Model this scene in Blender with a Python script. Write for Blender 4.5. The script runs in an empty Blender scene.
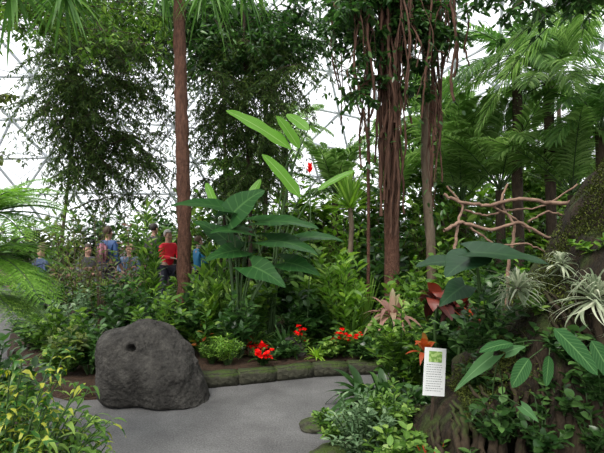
import bpy, math, random
import numpy as np
from mathutils import noise, Vector
import bmesh
R=np.random.RandomState(11); random.seed(5)
SC=bpy.context.scene
COL=SC.collection
UP=np.array([0,0,1.0])
F=474.0
def W(px,py,d): return np.array([(px-302)/F*d, d, 1.6-(py-235)/F*d])
def Gd(px,d,z=0.1): return np.array([(px-302)/F*d, d, z])
def nrm(a):
    a=np.asarray(a,float); return a/np.maximum(np.linalg.norm(a,axis=-1,keepdims=True),1e-9)

# ---------------- materials ----------------
def newmat(name):
    m=bpy.data.materials.new(name); m.use_nodes=True
    nt=m.node_tree; nt.nodes.clear()
    o=nt.nodes.new('ShaderNodeOutputMaterial'); return m,nt,o
def N(nt,t,**k):
    n=nt.nodes.new(t)
    for a,b in k.items():
        if a in n.inputs.keys(): n.inputs[a].default_value=b
        else: setattr(n,a,b)
    return n
def ramp(nt,fac,cols):
    r=nt.nodes.new('ShaderNodeValToRGB'); e=r.color_ramp.elements
    while len(e)<len(cols): e.new(.5)
    for i,(p,c) in enumerate(cols):
        e[i].position=p; e[i].color=(*c,1)
    nt.links.new(fac,r.inputs[0]); return r.outputs[0]
def leafmat(name,c1,c2,c3=None,vein=None,rough=.42,trans=.3,side=0,spot=None,spec=.3):
    m,nt,o=newmat(name); l=nt.links.new
    g=N(nt,'ShaderNodeNewGeometry')
    cols=[(0,c1),(.7,c2)]+([(1,c3)] if c3 else [])
    col=ramp(nt,g.outputs['Random Per Island'],cols)
    uv=N(nt,'ShaderNodeUVMap'); sp=N(nt,'ShaderNodeSeparateXYZ'); l(uv.outputs[0],sp.inputs[0])
    if vein:
        a=N(nt,'ShaderNodeMath',operation='ABSOLUTE'); l(sp.outputs[1],a.inputs[0])
        mr=N(nt,'ShaderNodeMapRange'); mr.inputs[1].default_value=.02; mr.inputs[2].default_value=.1
        mr.inputs[3].default_value=.7; mr.inputs[4].default_value=0; l(a.outputs[0],mr.inputs[0])
        fac=mr.outputs[0]
        if side:
            mm=N(nt,'ShaderNodeMath',operation='MULTIPLY'); mm.inputs[1].default_value=-.22; l(a.outputs[0],mm.inputs[0])
            ad=N(nt,'ShaderNodeMath',operation='ADD'); l(sp.outputs[0],ad.inputs[0]); l(mm.outputs[0],ad.inputs[1])
            m2=N(nt,'ShaderNodeMath',operation='MULTIPLY'); m2.inputs[1].default_value=side*6.283; l(ad.outputs[0],m2.inputs[0])
            sn=N(nt,'ShaderNodeMath',operation='SINE'); l(m2.outputs[0],sn.inputs[0])
            mr2=N(nt,'ShaderNodeMapRange'); mr2.inputs[1].default_value=.8; mr2.inputs[2].default_value=1
            mr2.inputs[3].default_value=0; mr2.inputs[4].default_value=.35; l(sn.outputs[0],mr2.inputs[0])
            mx=N(nt,'ShaderNodeMath',operation='MAXIMUM'); l(fac,mx.inputs[0]); l(mr2.outputs[0],mx.inputs[1]); fac=mx.outputs[0]
        mix=N(nt,'ShaderNodeMixRGB'); mix.inputs[2].default_value=(*vein,1); l(fac,mix.inputs[0]); l(col,mix.inputs[1]); col=mix.outputs[0]
    if spot:
        tc=N(nt,'ShaderNodeTexCoord'); ns=N(nt,'ShaderNodeTexNoise',Scale=spot[1]); l(tc.outputs['Object'],ns.inputs['Vector'])
        mr=N(nt,'ShaderNodeMapRange'); mr.inputs[1].default_value=.48; mr.inputs[2].default_value=.52; l(ns.outputs[0],mr.inputs[0])
        mix=N(nt,'ShaderNodeMixRGB'); mix.inputs[2].default_value=(*spot[0],1); l(mr.outputs[0],mix.inputs[0]); l(col,mix.inputs[1]); col=mix.outputs[0]
    p=N(nt,'ShaderNodeBsdfPrincipled',Roughness=rough); l(col,p.inputs['Base Color']); p.inputs['Specular IOR Level'].default_value=spec
    t=N(nt,'ShaderNodeBsdfTranslucent'); 
    hs=N(nt,'ShaderNodeHueSaturation',Saturation=1.15,Value=1.6); l(col,hs.inputs['Color']); l(hs.outputs[0],t.inputs[0])
    mx=N(nt,'ShaderNodeMixShader'); mx.inputs[0].default_value=trans
    l(p.outputs[0],mx.inputs[1]); l(t.outputs[0],mx.inputs[2]); l(mx.outputs[0],o.inputs[0])
    return m
def noisemat(name,cols,scale=5,stretch=(1,1,1),rough=.85,bump=.5,bscale=None,moss=None,detail=8,dist=.02,spec=.3,speck=None):
    m,nt,o=newmat(name); l=nt.links.new
    tc=N(nt,'ShaderNodeTexCoord'); mp=N(nt,'ShaderNodeMapping'); mp.inputs['Scale'].default_value=stretch
    l(tc.outputs['Object'],mp.inputs[0])
    ns=N(nt,'ShaderNodeTexNoise',Scale=scale,Detail=detail,Roughness=.65); l(mp.outputs[0],ns.inputs['Vector'])
    col=ramp(nt,ns.outputs[0],cols)
    if speck:
        n2=N(nt,'ShaderNodeTexNoise',Scale=speck[0],Detail=3,Roughness=.8); l(tc.outputs['Object'],n2.inputs['Vector'])
        mr=N(nt,'ShaderNodeMapRange'); mr.inputs[1].default_value=.3; mr.inputs[2].default_value=.7; mr.inputs[3].default_value=1-speck[1]; mr.inputs[4].default_value=1+speck[1]; l(n2.outputs[0],mr.inputs[0])
        vm=N(nt,'ShaderNodeVectorMath',operation='SCALE'); l(col,vm.inputs[0]); l(mr.outputs[0],vm.inputs['Scale']); col=vm.outputs[0]
    if moss:
        g=N(nt,'ShaderNodeNewGeometry'); sp=N(nt,'ShaderNodeSeparateXYZ'); l(g.outputs['Normal'],sp.inputs[0])
        n2=N(nt,'ShaderNodeTexNoise',Scale=moss[2],Detail=5); l(tc.outputs['Object'],n2.inputs['Vector'])
        ml=N(nt,'ShaderNodeMath',operation='MULTIPLY_ADD'); l(sp.outputs[2],ml.inputs[0]); ml.inputs[1].default_value=moss[3]; l(n2.outputs[0],ml.inputs[2])
        mr=N(nt,'ShaderNodeMapRange'); mr.inputs[1].default_value=moss[1]; mr.inputs[2].default_value=moss[1]+.2; l(ml.outputs[0],mr.inputs[0])
        mix=N(nt,'ShaderNodeMixRGB'); mix.inputs[2].default_value=(*moss[0],1); l(mr.outputs[0],mix.inputs[0]); l(col,mix.inputs[1]); col=mix.outputs[0]
    p=N(nt,'ShaderNodeBsdfPrincipled',Roughness=rough); l(col,p.inputs['Base Color']); p.inputs['Specular IOR Level'].default_value=spec
    n3=N(nt,'ShaderNodeTexNoise',Scale=bscale or scale*3,Detail=8); l(mp.outputs[0],n3.inputs['Vector'])
    b=N(nt,'ShaderNodeBump',Strength=bump,Distance=dist); l(n3.outputs[0],b.inputs['Height']); l(b.outputs[0],p.inputs['Normal'])
    l(p.outputs[0],o.inputs[0]); return m
def plain(name,c,rough=.6,metal=0,var=.12):
    m,nt,o=newmat(name); l=nt.links.new
    tc=N(nt,'ShaderNodeTexCoord'); ns=N(nt,'ShaderNodeTexNoise',Scale=9); l(tc.outputs['Object'],ns.inputs['Vector'])
    col=ramp(nt,ns.outputs[0],[(.2,tuple(x*(1-var) for x in c)),(.8,tuple(min(1,x*(1+var)) for x in c))])
    p=N(nt,'ShaderNodeBsdfPrincipled',Roughness=rough,Metallic=metal); l(col,p.inputs['Base Color']); l(p.outputs[0],o.inputs[0]); return m

M={}
M['mid']=leafmat('leaf_mid_green',(.035,.09,.016),(.13,.25,.042),(.3,.44,.1),vein=(.18,.3,.08),trans=.35,rough=.38)
M['dark']=leafmat('leaf_dark_green',(.013,.04,.01),(.045,.11,.026),(.13,.25,.07),rough=.3,spec=.45)
M['conif']=leafmat('leaf_conifer',(.022,.045,.013),(.07,.12,.034),(.15,.22,.06),rough=.5,trans=.38,spec=.2)
M['light']=leafmat('leaf_light_green',(.11,.23,.035),(.24,.42,.07),(.36,.52,.12),vein=(.38,.52,.2),trans=.4)
M['lime']=leafmat('leaf_lime',(.25,.45,.05),(.42,.62,.1),trans=.4)
M['yel']=leafmat('leaf_yellow_variegated',(.15,.24,.03),(.42,.42,.06),(.04,.13,.03),spot=((.035,.11,.02),24))
M['olive']=leafmat('leaf_olive',(.06,.09,.025),(.14,.18,.05),(.24,.28,.08))
M['moss']=leafmat('moss_tuft',(.025,.035,.008),(.065,.085,.016),(.12,.14,.03),rough=.8,trans=.1,spec=.1)
M['grey']=leafmat('leaf_grey_green',(.06,.12,.05),(.15,.24,.12),(.26,.36,.2),vein=(.3,.4,.25),spec=.2)
M['arrow']=leafmat('leaf_arrowhead',(.025,.075,.02),(.05,.125,.04),vein=(.13,.24,.1),rough=.5,spec=.15,trans=.15)
M['blue']=leafmat('leaf_elephant_ear',(.012,.05,.012),(.022,.078,.018),(.04,.11,.026),vein=(.08,.18,.05),rough=.38,trans=.25,side=7,spec=.18)
M['anth']=leafmat('leaf_anthurium',(.008,.028,.012),(.014,.042,.016),vein=(.04,.09,.035),rough=.36,trans=.1,side=8,spec=.22)
M['banana']=leafmat('leaf_banana',(.09,.26,.03),(.17,.4,.05),vein=(.4,.58,.2),side=22,trans=.5)
M['palm']=leafmat('leaf_palm',(.09,.18,.045),(.22,.35,.11),(.36,.5,.19),rough=.38,trans=.5)
M['palmd']=leafmat('leaf_palm_dark',(.05,.12,.03),(.12,.24,.06),(.22,.36,.11),rough=.35,trans=.42)
M['fern']=leafmat('leaf_fern',(.1,.22,.035),(.19,.36,.06),(.3,.48,.1),trans=.42,spec=.15)
M['purple']=leafmat('leaf_burgundy',(.025,.012,.01),(.07,.02,.018),(.24,.045,.025),vein=(.15,.04,.03),rough=.33,trans=.2,spec=.25)
M['redleaf']=leafmat('leaf_red',(.45,.02,.02),(.75,.04,.03),(.8,.12,.05))
M['orange']=leafmat('leaf_orange',(.3,.05,.02),(.5,.11,.03),(.06,.14,.03))
M['crot']=leafmat('leaf_croton',(.04,.1,.02),(.08,.18,.03),(.5,.12,.03))
M['pink']=leafmat('leaf_pink',(.22,.12,.1),(.38,.22,.17),(.12,.2,.06),rough=.4)
M['red']=leafmat('petal_red',(.6,.005,.008),(.85,.015,.015),(.95,.05,.03),trans=.3,spec=.15)
M['till']=leafmat('leaf_silver',(.17,.22,.13),(.33,.38,.25),(.52,.54,.4),rough=.7,trans=.2,spec=.1)
M['cal']=leafmat('leaf_calathea',(.01,.045,.01),(.02,.075,.018),vein=(.12,.24,.08),side=10,rough=.45,trans=.15,spec=.15)
M['stem']=plain('stem_green',(.04,.085,.02))
M['stemb']=plain('stem_brown',(.08,.05,.03))
M['bark']=noisemat('bark_redbrown',[(.3,(.06,.027,.018)),(.7,(.2,.095,.062))],scale=9,stretch=(3,3,1),bump=1,dist=.05)
M['barkd']=noisemat('bark_dark',[(.3,(.03,.02,.014)),(.7,(.1,.07,.047))],scale=8,stretch=(2,2,.7),bump=.9,dist=.03)
M['barkp']=noisemat('bark_pale',[(.3,(.1,.075,.05)),(.7,(.23,.17,.12))],scale=8,stretch=(2,2,.6),bump=.8)
M['drift']=noisemat('driftwood',[(.3,(.14,.085,.06)),(.7,(.34,.22,.155))],scale=12,bump=.5)
M['root']=noisemat('aerial_root',[(.3,(.04,.02,.013)),(.7,(.14,.07,.045))],scale=15,stretch=(2,2,.5),bump=.6)
M['stump']=noisemat('mossy_bark',[(.3,(.008,.006,.0035)),(.55,(.026,.017,.009)),(.8,(.06,.04,.021))],scale=5,stretch=(3,3,.6),bump=1,dist=.05,moss=((.035,.05,.01),.72,7,.4))
M['stroot']=noisemat('buttress_root_bark',[(.3,(.012,.008,.0045)),(.7,(.05,.033,.018))],scale=9,stretch=(2,2,.7),bump=.8,moss=((.035,.05,.01),.68,7,.3))
M['rock']=noisemat('basalt_rock',[(.3,(.015,.0135,.012)),(.5,(.038,.035,.031)),(.8,(.09,.084,.074))],scale=7,bump=1,bscale=26,dist=.035,rough=.85,speck=(40,.3))
M['curb']=noisemat('mossy_curb_stone',[(.3,(.028,.028,.018)),(.8,(.09,.088,.06))],scale=9,bump=1,dist=.03,moss=((.045,.07,.014),.64,9,.35))
M['asph']=noisemat('asphalt',[(.3,(.08,.078,.078)),(.7,(.16,.157,.156))],scale=1.6,bump=.9,bscale=110,rough=.85,dist=.006,spec=.2,detail=14,speck=(70,.45))
M['soil']=noisemat('garden_soil',[(.3,(.02,.012,.007)),(.7,(.08,.045,.028))],scale=14,bump=1,dist=.04)
M['wall']=noisemat('stucco',[(.3,(.12,.1,.075)),(.7,(.2,.17,.13))],scale=2,bump=.2)
M['frame']=plain('painted_steel',(.66,.69,.72),rough=.5,var=.05)
M['white']=plain('white_board',(.75,.76,.76),rough=.4,var=.03)
M['ink']=plain('dark_ink',(.08,.08,.09))
M['pic']=leafmat('printed_green_picture',(.06,.2,.03),(.2,.35,.08),spot=((.4,.55,.2),45),trans=0)

# ---------------- mesh builder ----------------
class MB:
    def __init__(s): s.v=[];s.uv=[];s.q=[];s.n=0
    def add(s,v,q,uv=None):
        v=np.asarray(v,float).reshape(-1,3); q=np.asarray(q,int).reshape(-1,4)
        if uv is None: uv=np.zeros((len(v),2))
        s.v.append(v); s.q.append(q+s.n); s.uv.append(np.asarray(uv,float).reshape(-1,2)); s.n+=len(v)
    def obj(s,name,mat,loc):
        loc=np.asarray(loc,float)
        v=np.concatenate(s.v)-loc; q=np.concatenate(s.q); uv=np.concatenate(s.uv)
        me=bpy.data.meshes.new(name)
        me.vertices.add(len(v)); me.vertices.foreach_set('co',v.ravel().astype(np.float32))
        me.loops.add(q.size); me.loops.foreach_set('vertex_index',q.ravel().astype(np.int32))
        me.polygons.add(len(q)); me.polygons.foreach_set('loop_start',(np.arange(len(q))*4).astype(np.int32))
        me.update(calc_edges=True)
        ul=me.uv_layers.new(name='UVMap'); ul.data.foreach_set('uv',uv[q.ravel()].ravel().astype(np.float32))
        me.polygons.foreach_set('use_smooth',np.ones(len(q),bool)); me.validate()
        me.materials.append(M[mat] if isinstance(mat,str) else mat)
        o=bpy.data.objects.new(name,me); COL.objects.link(o); return o
def setp(o,label,cat,group=None,kind=None):
    if label:o['label']=label
    if cat:o['category']=cat
    if group:o['group']=group
    if kind:o['kind']=kind
def thing(name,label,cat,loc,parts,group=None):
    e=bpy.data.objects.new(name,None); e.empty_display_size=.1; COL.objects.link(e); e.location=[float(x) for x in loc]
    setp(e,label,cat,group)
    for p in parts:
        if p[1].n==0: continue
        o=p[1].obj(p[0],p[2],loc); o.parent=e
        if len(p)>3:o['label']=p[3]
    return e
def prof(shape,u):
    if shape=='lance': return np.sin(np.pi*np.clip(u,0,1)**.75)**.9+.02
    if shape=='oval': return np.sin(np.pi*u**.85)**.62+.02
    if shape=='blade': return np.minimum(1,(.35+u*4))*(1-u**2.2)+.01
    if shape=='strap': return np.minimum(1,.5+u*3)*(1-u**6)+.01
    if shape=='banana': return np.minimum(1,.15+u*5)**.8*(1-u**5)**.8+.01
    if shape=='heart': return (1-u**2.1)**.75*(.8+.4*np.sin(np.pi*np.minimum(1,u*1.6)))+.01
    return np.sin(np.pi*u)
def leaves(mb,b,d,n,L,Wd,droop=.2,fold=.15,shape='lance',seg=4,cols=3,lobe=0,wave=0,curl=0):
    b=np.atleast_2d(b).astype(float); K=len(b)
    d=nrm(np.broadcast_to(np.atleast_2d(d),(K,3))); n=np.broadcast_to(np.atleast_2d(n),(K,3))
    s=np.cross(d,n); bad=np.linalg.norm(s,axis=1)<1e-3
    if bad.any(): s=s.copy(); s[bad]=[1,0,0]
    s=nrm(s); nn=np.cross(s,d)
    L=np.broadcast_to(L,(K,)).astype(float); Wd=np.broadcast_to(Wd,(K,)).astype(float); dr=np.broadcast_to(droop,(K,)).astype(float)
    u=np.linspace(0,1,seg+1); v=np.linspace(-1,1,cols); w=prof(shape,u)
    U=u[None,:,None,None]; V=v[None,None,:,None]; w_=w[None,:,None,None]
    L_=L[:,None,None,None]; W_=Wd[:,None,None,None]; dr_=dr[:,None,None,None]
    D=d[:,None,None,:]; S=s[:,None,None,:]; NN=nn[:,None,None,:]
    P=b[:,None,None,:]+D*L_*(U-.35*np.abs(dr_)*U**2)-UP*dr_*L_*U**2+S*V*w_*W_*.5+NN*fold*np.abs(V)**1.3*w_*W_*.5
    if lobe: P=P-D*L_*lobe*np.abs(V)**1.5*(1-U)**3
    if wave:
        ph=R.rand(K)[:,None,None,None]*6
        P=P+NN*wave*L_*np.abs(V)*np.sin(U*17+ph+V*2)
    if curl:
        cr=(R.randn(K)*curl)[:,None,None,None]; cu=(R.uniform(.3,1.2,K)*curl)[:,None,None,None]
        P=P+S*cr*L_*U**2-D*cu*L_*U**4
    nr,nc=seg+1,cols
    ii,jj=np.meshgrid(np.arange(seg),np.arange(cols-1),indexing='ij'); q=np.stack([ii*nc+jj,(ii+1)*nc+jj,(ii+1)*nc+jj+1,ii*nc+jj+1],-1).reshape(-1,4)
    Q=(q[None]+np.arange(K)[:,None,None]*(nr*nc)).reshape(-1,4)
    uv=np.stack(np.broadcast_arrays(u[:,None],v[None,:]),-1).reshape(1,-1,2).repeat(K,0)
    mb.add(P.reshape(-1,3),Q,uv)
def bez(a,c,b,t):
    t=np.asarray(t)[...,None]; return (1-t)**2*a+2*t*(1-t)*c+t*t*b
def bezt(a,c,b,t):
    t=np.asarray(t)[...,None]; return nrm(2*(1-t)*(c-a)+2*t*(b-c))
def tube(mb,p,r,sides=6,rough=0):
    p=np.asarray(p,float); K=len(p); r=np.broadcast_to(r,(K,)).astype(float)
    t=nrm(np.gradient(p,axis=0)); m=nrm(t.mean(0)); ref=np.array([1,0,0.]) if abs(m[2])>.7 else UP
    s=nrm(np.cross(t,ref)); w=np.cross(s,t)
    a=np.arange(sides)*2*np.pi/sides
    rr=r[:,None]*(1+(R.rand(K,sides)-.5)*2*rough)
    V=p[:,None,:]+rr[...,None]*(np.cos(a)[None,:,None]*s[:,None,:]+np.sin(a)[None,:,None]*w[:,None,:])
    i,j=np.meshgrid(np.arange(K-1),np.arange(sides),indexing='ij'); j2=(j+1)%sides
    q=np.stack([i*sides+j,i*sides+j2,(i+1)*sides+j2,(i+1)*sides+j],-1).reshape(-1,4)
    mb.add(V.reshape(-1,3),q,np.zeros((K*sides,2)))
def wob(a,b,n,amp):
    t=np.linspace(0,1,n)[:,None]; p=np.asarray(a)*(1-t)+np.asarray(b)*t
    k=R.randn(3,3)*amp; 
    for m in range(3): p=p+np.sin(t*np.pi*(m+1))*k[m]/(m+1)
    return p
def rdir(K,zlo=-.3,zhi=.6):
    a=R.rand(K)*2*np.pi; z=zlo+(zhi-zlo)*R.rand(K); return nrm(np.stack([np.cos(a),np.sin(a),z],-1))

# ---------------- plant generators ----------------
def shrub_geo(L_,S_,base,H,Rad,ns,nl,L,Wd,shape='lance',droop=.25,up=.5,bare=.25,sr=.008,seg=4,lean=(0,0)):
    base=np.asarray(base,float); tips=[]
    for i in range(ns):
        a=R.rand()*6.283; r=Rad*math.sqrt(R.rand()); h=H*(1-.4*(r/Rad)**2)*R.uniform(.6,1.05)
        e=base+[r*math.cos(a)+lean[0],r*math.sin(a)+lean[1],h]; s=base+[.15*r*math.cos(a),.15*r*math.sin(a),0]
        c=s*.65+e*.35; c[2]=base[2]+h*.6
        tube(S_,bez(s,c,e,np.linspace(0,1,6)),np.linspace(sr,sr*.4,6),4)
        t=np.linspace(bare,1,nl)+R.randn(nl)*.02; t=np.clip(t,0,1)
        p=bez(s,c,e,t); tg=bezt(s,c,e,t); az=np.arange(nl)*2.4+R.rand()*6
        side=np.stack([np.cos(az),np.sin(az),R.rand(nl)*.4],-1)
        d=nrm(tg*up+side*(1-up*.5)+R.randn(nl,3)*.12)
        leaves(L_,p,d,UP+R.randn(nl,3)*.3,L*R.uniform(.65,1.1,nl),Wd*R.uniform(.7,1.1,nl),droop*R.uniform(.5,1.4,nl),.2,shape,seg)
        tips.append(e)
    return tips
def bloom(mb,p,s,n=16):
    d=rdir(n,-.1,1.2); leaves(mb,np.repeat([p],n,0),d,UP+R.randn(n,3)*.3,s*R.uniform(.7,1.1,n),s*.7,.25,.2,'oval',3)
def shrub(name,label,cat,base,H,Rad,ns,nl,L,Wd,mat='mid',smat='stem',flower=None,group=None,**k):
    a,b=MB(),MB(); tips=shrub_geo(a,b,base,H,Rad,ns,nl,L,Wd,**k)
    parts=[('foliage',a,mat),('stems',b,smat)]
    if flower:
        tips.sort(key=lambda t:t[1]-t[2])
        for t in tips[:flower[0]]:
            c=MB(); bloom(c,t+[0,-.02,.03],flower[1]); parts.append(('flower',c,flower[2]))
    return thing(name,label,cat,base,parts,group)
def rosette_geo(mb,c,n,L,Wd,elo,ehi,droop,shape='blade',seg=6,azr=(0,6.283),fold=.25,wave=0,rb=.02,curl=0):
    az=R.uniform(azr[0],azr[1],n); el=np.radians(R.uniform(elo,ehi,n))
    d=np.stack([np.cos(az)*np.cos(el),np.sin(az)*np.cos(el),np.sin(el)],-1)
    b=np.asarray(c)+d*[rb,rb,rb]
    leaves(mb,b,d,UP+d*[-.3,-.3,.0],L*R.uniform(.7,1.08,n),Wd*R.uniform(.8,1.1,n),droop*R.uniform(.5,1.4,n),fold,shape,seg,wave=wave,curl=curl)
def rosette(name,label,cat,base,n,L,Wd,elo=10,ehi=80,droop=.5,mat='mid',shape='blade',flower=None,group=None,stalk=0,smat='stem',trunk=None,**k):
    a,b,c=MB(),MB(),MB(); base=np.asarray(base,float); top=base+[0,0,stalk]
    rosette_geo(a,top,n,L,Wd,elo,ehi,droop,shape,**k)
    if stalk: tube(b,wob(base,top,8,.01+stalk*.02),np.linspace(trunk or .02,(trunk or .02)*.8,8),8,.08)
    parts=[('foliage',a,mat),('trunk',b,smat)]
    if flower:
        h=flower[0]; tube(b,[top,top+[0,0,h]],.006,5); rosette_geo(c,top+[0,0,h],flower[3] if len(flower)>3 else 18,flower[1],flower[1]*.35,-10,85,.2,'lance',4); parts.append(('flower',c,flower[2]))
        parts[1]=('stem',b,smat)
    return thing(name,label,cat,base,parts,group)
def frond(mb,st,base,az,el,L,nl,LL,LW,droop,ang=55,seg=3,ldroop=.35,lift=.15,bare=.12,r=.012):
    d=np.array([math.cos(az)*math.cos(el),math.sin(az)*math.cos(el),math.sin(el)])
    def P(u): u=np.asarray(u)[...,None]; return base+d*L*(u-.3*droop*u**2)-UP*droop*L*u**2
    tube(st,P(np.linspace(0,1,9)),np.linspace(r,r*.25,9),5)
    u=np.linspace(bare,.99,nl); p=P(u); t=nrm(P(u+.01)-P(u-.01)); s=nrm(np.cross(t,UP+1e-4)); nn=np.cross(s,t)
    pr=(np.sin(np.pi*(u*.85+.12))**.6)
    for sg in (1,-1):
        a=np.radians(ang-20*u+R.randn(nl)*4)[:,None]
        dd=t*np.cos(a)+sg*s*np.sin(a)+nn*(lift+R.randn(nl,1)*.07)
        leaves(mb,p,dd,nn+R.randn(nl,3)*.1,LL*pr*R.uniform(.85,1.05,nl),LW,ldroop,.3,'lance',seg)
def palm(name,label,crown,ground,nf,L,nl,LL,LW,mat='palm',elo=-10,ehi=75,droop=.5,tr=.09,tmat='barkd',azs=None,cat='palm tree',**k):
    a,b,c=MB(),MB(),MB(); crown=np.asarray(crown,float)
    for i in range(nf):
        az=(azs[i%len(azs)]+R.randn()*.15) if azs else i*2.4+R.rand()*.4
        frond(a,b,crown,az,math.radians(R.uniform(elo,ehi)),L*R.uniform(.75,1.08),nl,LL,LW,droop*R.uniform(.7,1.3),**k)
    g=np.asarray(ground,float)
    if crown[2]-g[2]>.15: tube(c,wob(g,crown,14,.03),np.linspace(tr*1.15,tr,14),12,.08)
    return thing(name,label,cat,g,[('fronds',a,mat),('leaf_stalks',b,'stem'),('trunk',c,tmat)])
def branch(mbL,mbS,a,b,r,ntw,tl,nl,L,Wd,shape,sagt,droop,rise=.25,seg=3):
    a=np.asarray(a,float);b=np.asarray(b,float); c=(a+b)/2+UP*rise*np.linalg.norm(b-a)
    tube(mbS,bez(a,c,b,np.linspace(0,1,10))+R.randn(10,3)*r*.4,np.linspace(r,r*.25,10),6)
    t=R.uniform(.2,1,ntw); p=bez(a,c,b,t); tg=bezt(a,c,b,t)
    dd=nrm(rdir(ntw,-.5,.5)+tg*.6); q=p+dd*tl*R.uniform(.5,1.1,ntw)[:,None]-UP*sagt*tl
    for i in range(ntw): tube(mbS,bez(p[i],(p[i]+q[i])/2+UP*.1*tl,q[i],np.linspace(0,1,4)),[r*.22+.002,r*.15+.0015,.002,.001],3)
    T=R.rand(ntw,nl); cc=(p+q)/2+UP*.1*tl
    T_=T[...,None]; lp=((1-T_)**2*p[:,None]+2*T_*(1-T_)*cc[:,None]+T_**2*q[:,None]).reshape(-1,3)
    tt=np.repeat(nrm(q-p),nl,0); K=len(lp)
    leaves(mbL,lp,nrm(tt*.6+rdir(K,-.6,.4)),UP+R.randn(K,3)*.4,L*R.uniform(.6,1.1,K),Wd*R.uniform(.7,1.1,K),droop,.15,shape,seg)
def tree(name,label,base,top,r0,r1,targets,ntw=14,tl=.5,nl=16,L=.09,Wd=.03,shape='lance',mat='dark',tmat='barkd',sagt=.5,droop=.2,br=.02,rise=.25,up=.5,cat='tree'):
    a,b,c=MB(),MB(),MB(); base=np.asarray(base,float);top=np.asarray(top,float)
    tp=wob(base,top,16,.04); tube(c,tp,np.linspace(r0,r1,16),12,.1)
    for t in targets:
        e=W(*t[:3]); z=min(top[2],e[2]+up*R.uniform(-.6,1.4)); i=int(np.argmin(abs(tp[:,2]-z)))
        branch(a,b,tp[i],e,br,ntw,tl,nl,L,Wd,shape,sagt,droop,rise)
    return thing(name,label,cat,base,[('foliage',a,mat),('branches',b,tmat),('trunk',c,tmat)])
def area(x0,x1,y0,y1,d,n_,jd=.5):
    gx=max(1,int(round(math.sqrt(n_*(x1-x0)/(y1-y0))))); gy=max(1,int(round(n_/gx)))
    return [(x0+(i+R.rand())*(x1-x0)/gx,y0+(j+R.rand())*(y1-y0)/gy,d+R.uniform(-jd,jd)) for i in range(gx) for j in range(gy)]

# ---------------- setting ----------------
def struct(o): o['kind']='structure'; return o
def mesh_obj(name,verts,faces,mat,smooth=False):
    me=bpy.data.meshes.new(name); me.from_pydata([tuple(map(float,v)) for v in verts],[],faces); me.update()
    me.materials.append(M[mat] if isinstance(mat,str) else mat)
    if smooth: me.polygons.foreach_set('use_smooth',[True]*len(me.polygons))
    o=bpy.data.objects.new(name,me); COL.objects.link(o); return o
CY=8.0; RG=19.0
n=96; v=[(RG*math.cos(i*2*math.pi/n),CY+RG*math.sin(i*2*math.pi/n),0) for i in range(n)]
struct(mesh_obj('floor',v,[list(range(n))],'asph'))
v=[];f=[]
for k,(r,z) in enumerate([(RG,0),(RG,1.0),(RG+.35,1.0),(RG+.35,0)]):
    for i in range(n): v.append((r*math.cos(i*2*math.pi/n),CY+r*math.sin(i*2*math.pi/n),z))
for k in range(3):
    for i in range(n): f.append((k*n+i,k*n+(i+1)%n,(k+1)*n+(i+1)%n,(k+1)*n+i))
struct(mesh_obj('wall_perimeter',v,f,'wall'))
Hd=13.0; Rs=(RG**2+Hd**2)/(2*Hd); cz=Hd-Rs+.9
bm=bmesh.new(); bmesh.ops.create_icosphere(bm,subdivisions=5,radius=Rs)
mb=MB()
for e in bm.edges:
    a=np.array(e.verts[0].co); b=np.array(e.verts[1].co); o_=np.array([0,CY,cz])
    if min(a[2],b[2])+cz>.7 and max(a[1],b[1])+CY>3: tube(mb,[a+o_,b+o_],.046,6)
for fc in bm.faces:
    c=np.array(fc.calc_center_median())*.972
    if c[2]+cz<1 or c[1]+CY<3: continue
    for vv in fc.verts: tube(mb,[c+o_,np.array(vv.co)+o_],.014,4)
bm.free()
o=mb.obj('ceiling',"frame",(0,CY,0)); struct(o)

def bed(name,label,poly,z,mat='soil'):
    bm=bmesh.new(); vs=[bm.verts.new((x,y,z)) for x,y in poly]; lo=[bm.verts.new((x,y,0)) for x,y in poly]
    bm.faces.new(vs); k=len(poly)
    for i in range(k): bm.faces.new((lo[i],lo[(i+1)%k],vs[(i+1)%k],vs[i]))
    bmesh.ops.recalc_face_normals(bm,faces=bm.faces)
    me=bpy.data.meshes.new(name); bm.to_mesh(me); bm.free(); me.materials.append(M[mat])
    o=bpy.data.objects.new(name,me); COL.objects.link(o); setp(o,label,'planting bed'); return o
bed('planting_bed','central soil bed edged by mossy stone curb',[(-1.0,5.15),(-1.3,4.75),(-2.25,4.6),(-2.8,4.9),(-3.9,6.3),(-4.8,7.9),(-4.8,10.2),(-2,10.8),(3,11),(8,11),(9,8),(5,6.6),(1.6,5.85),(.5,5.65),(.1,5.58),(-.3,5.42),(-.7,5.28)],.12)
bed('planting_bed','raised soil bed around the mossy stump',[(.15,3.2),(.35,4.2),(.8,4.7),(4,5.1),(6,3),(4,.3),(.7,.5),(.2,1.8)],.1)
bed('planting_bed','soil bed under the ferns and variegated shrub',[(-1.15,2.5),(-1.7,3.3),(-2.4,4.0),(-4,4.5),(-6,4.2),(-5,1),(-1.5,.6)],.08)
bed('planting_bed','deep soil bed along the conservatory wall',[(-15,14.5),(-8,16.2),(-2,13.5),(3,12.4),(9,12.4),(15,9),(17,14),(9,23),(0,26),(-9,24),(-15,19)],.15)
pts=[(-1.09,5.03),(-.69,5.14),(-.30,5.28),(.11,5.43),(.52,5.50),(.95,5.56)]
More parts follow.
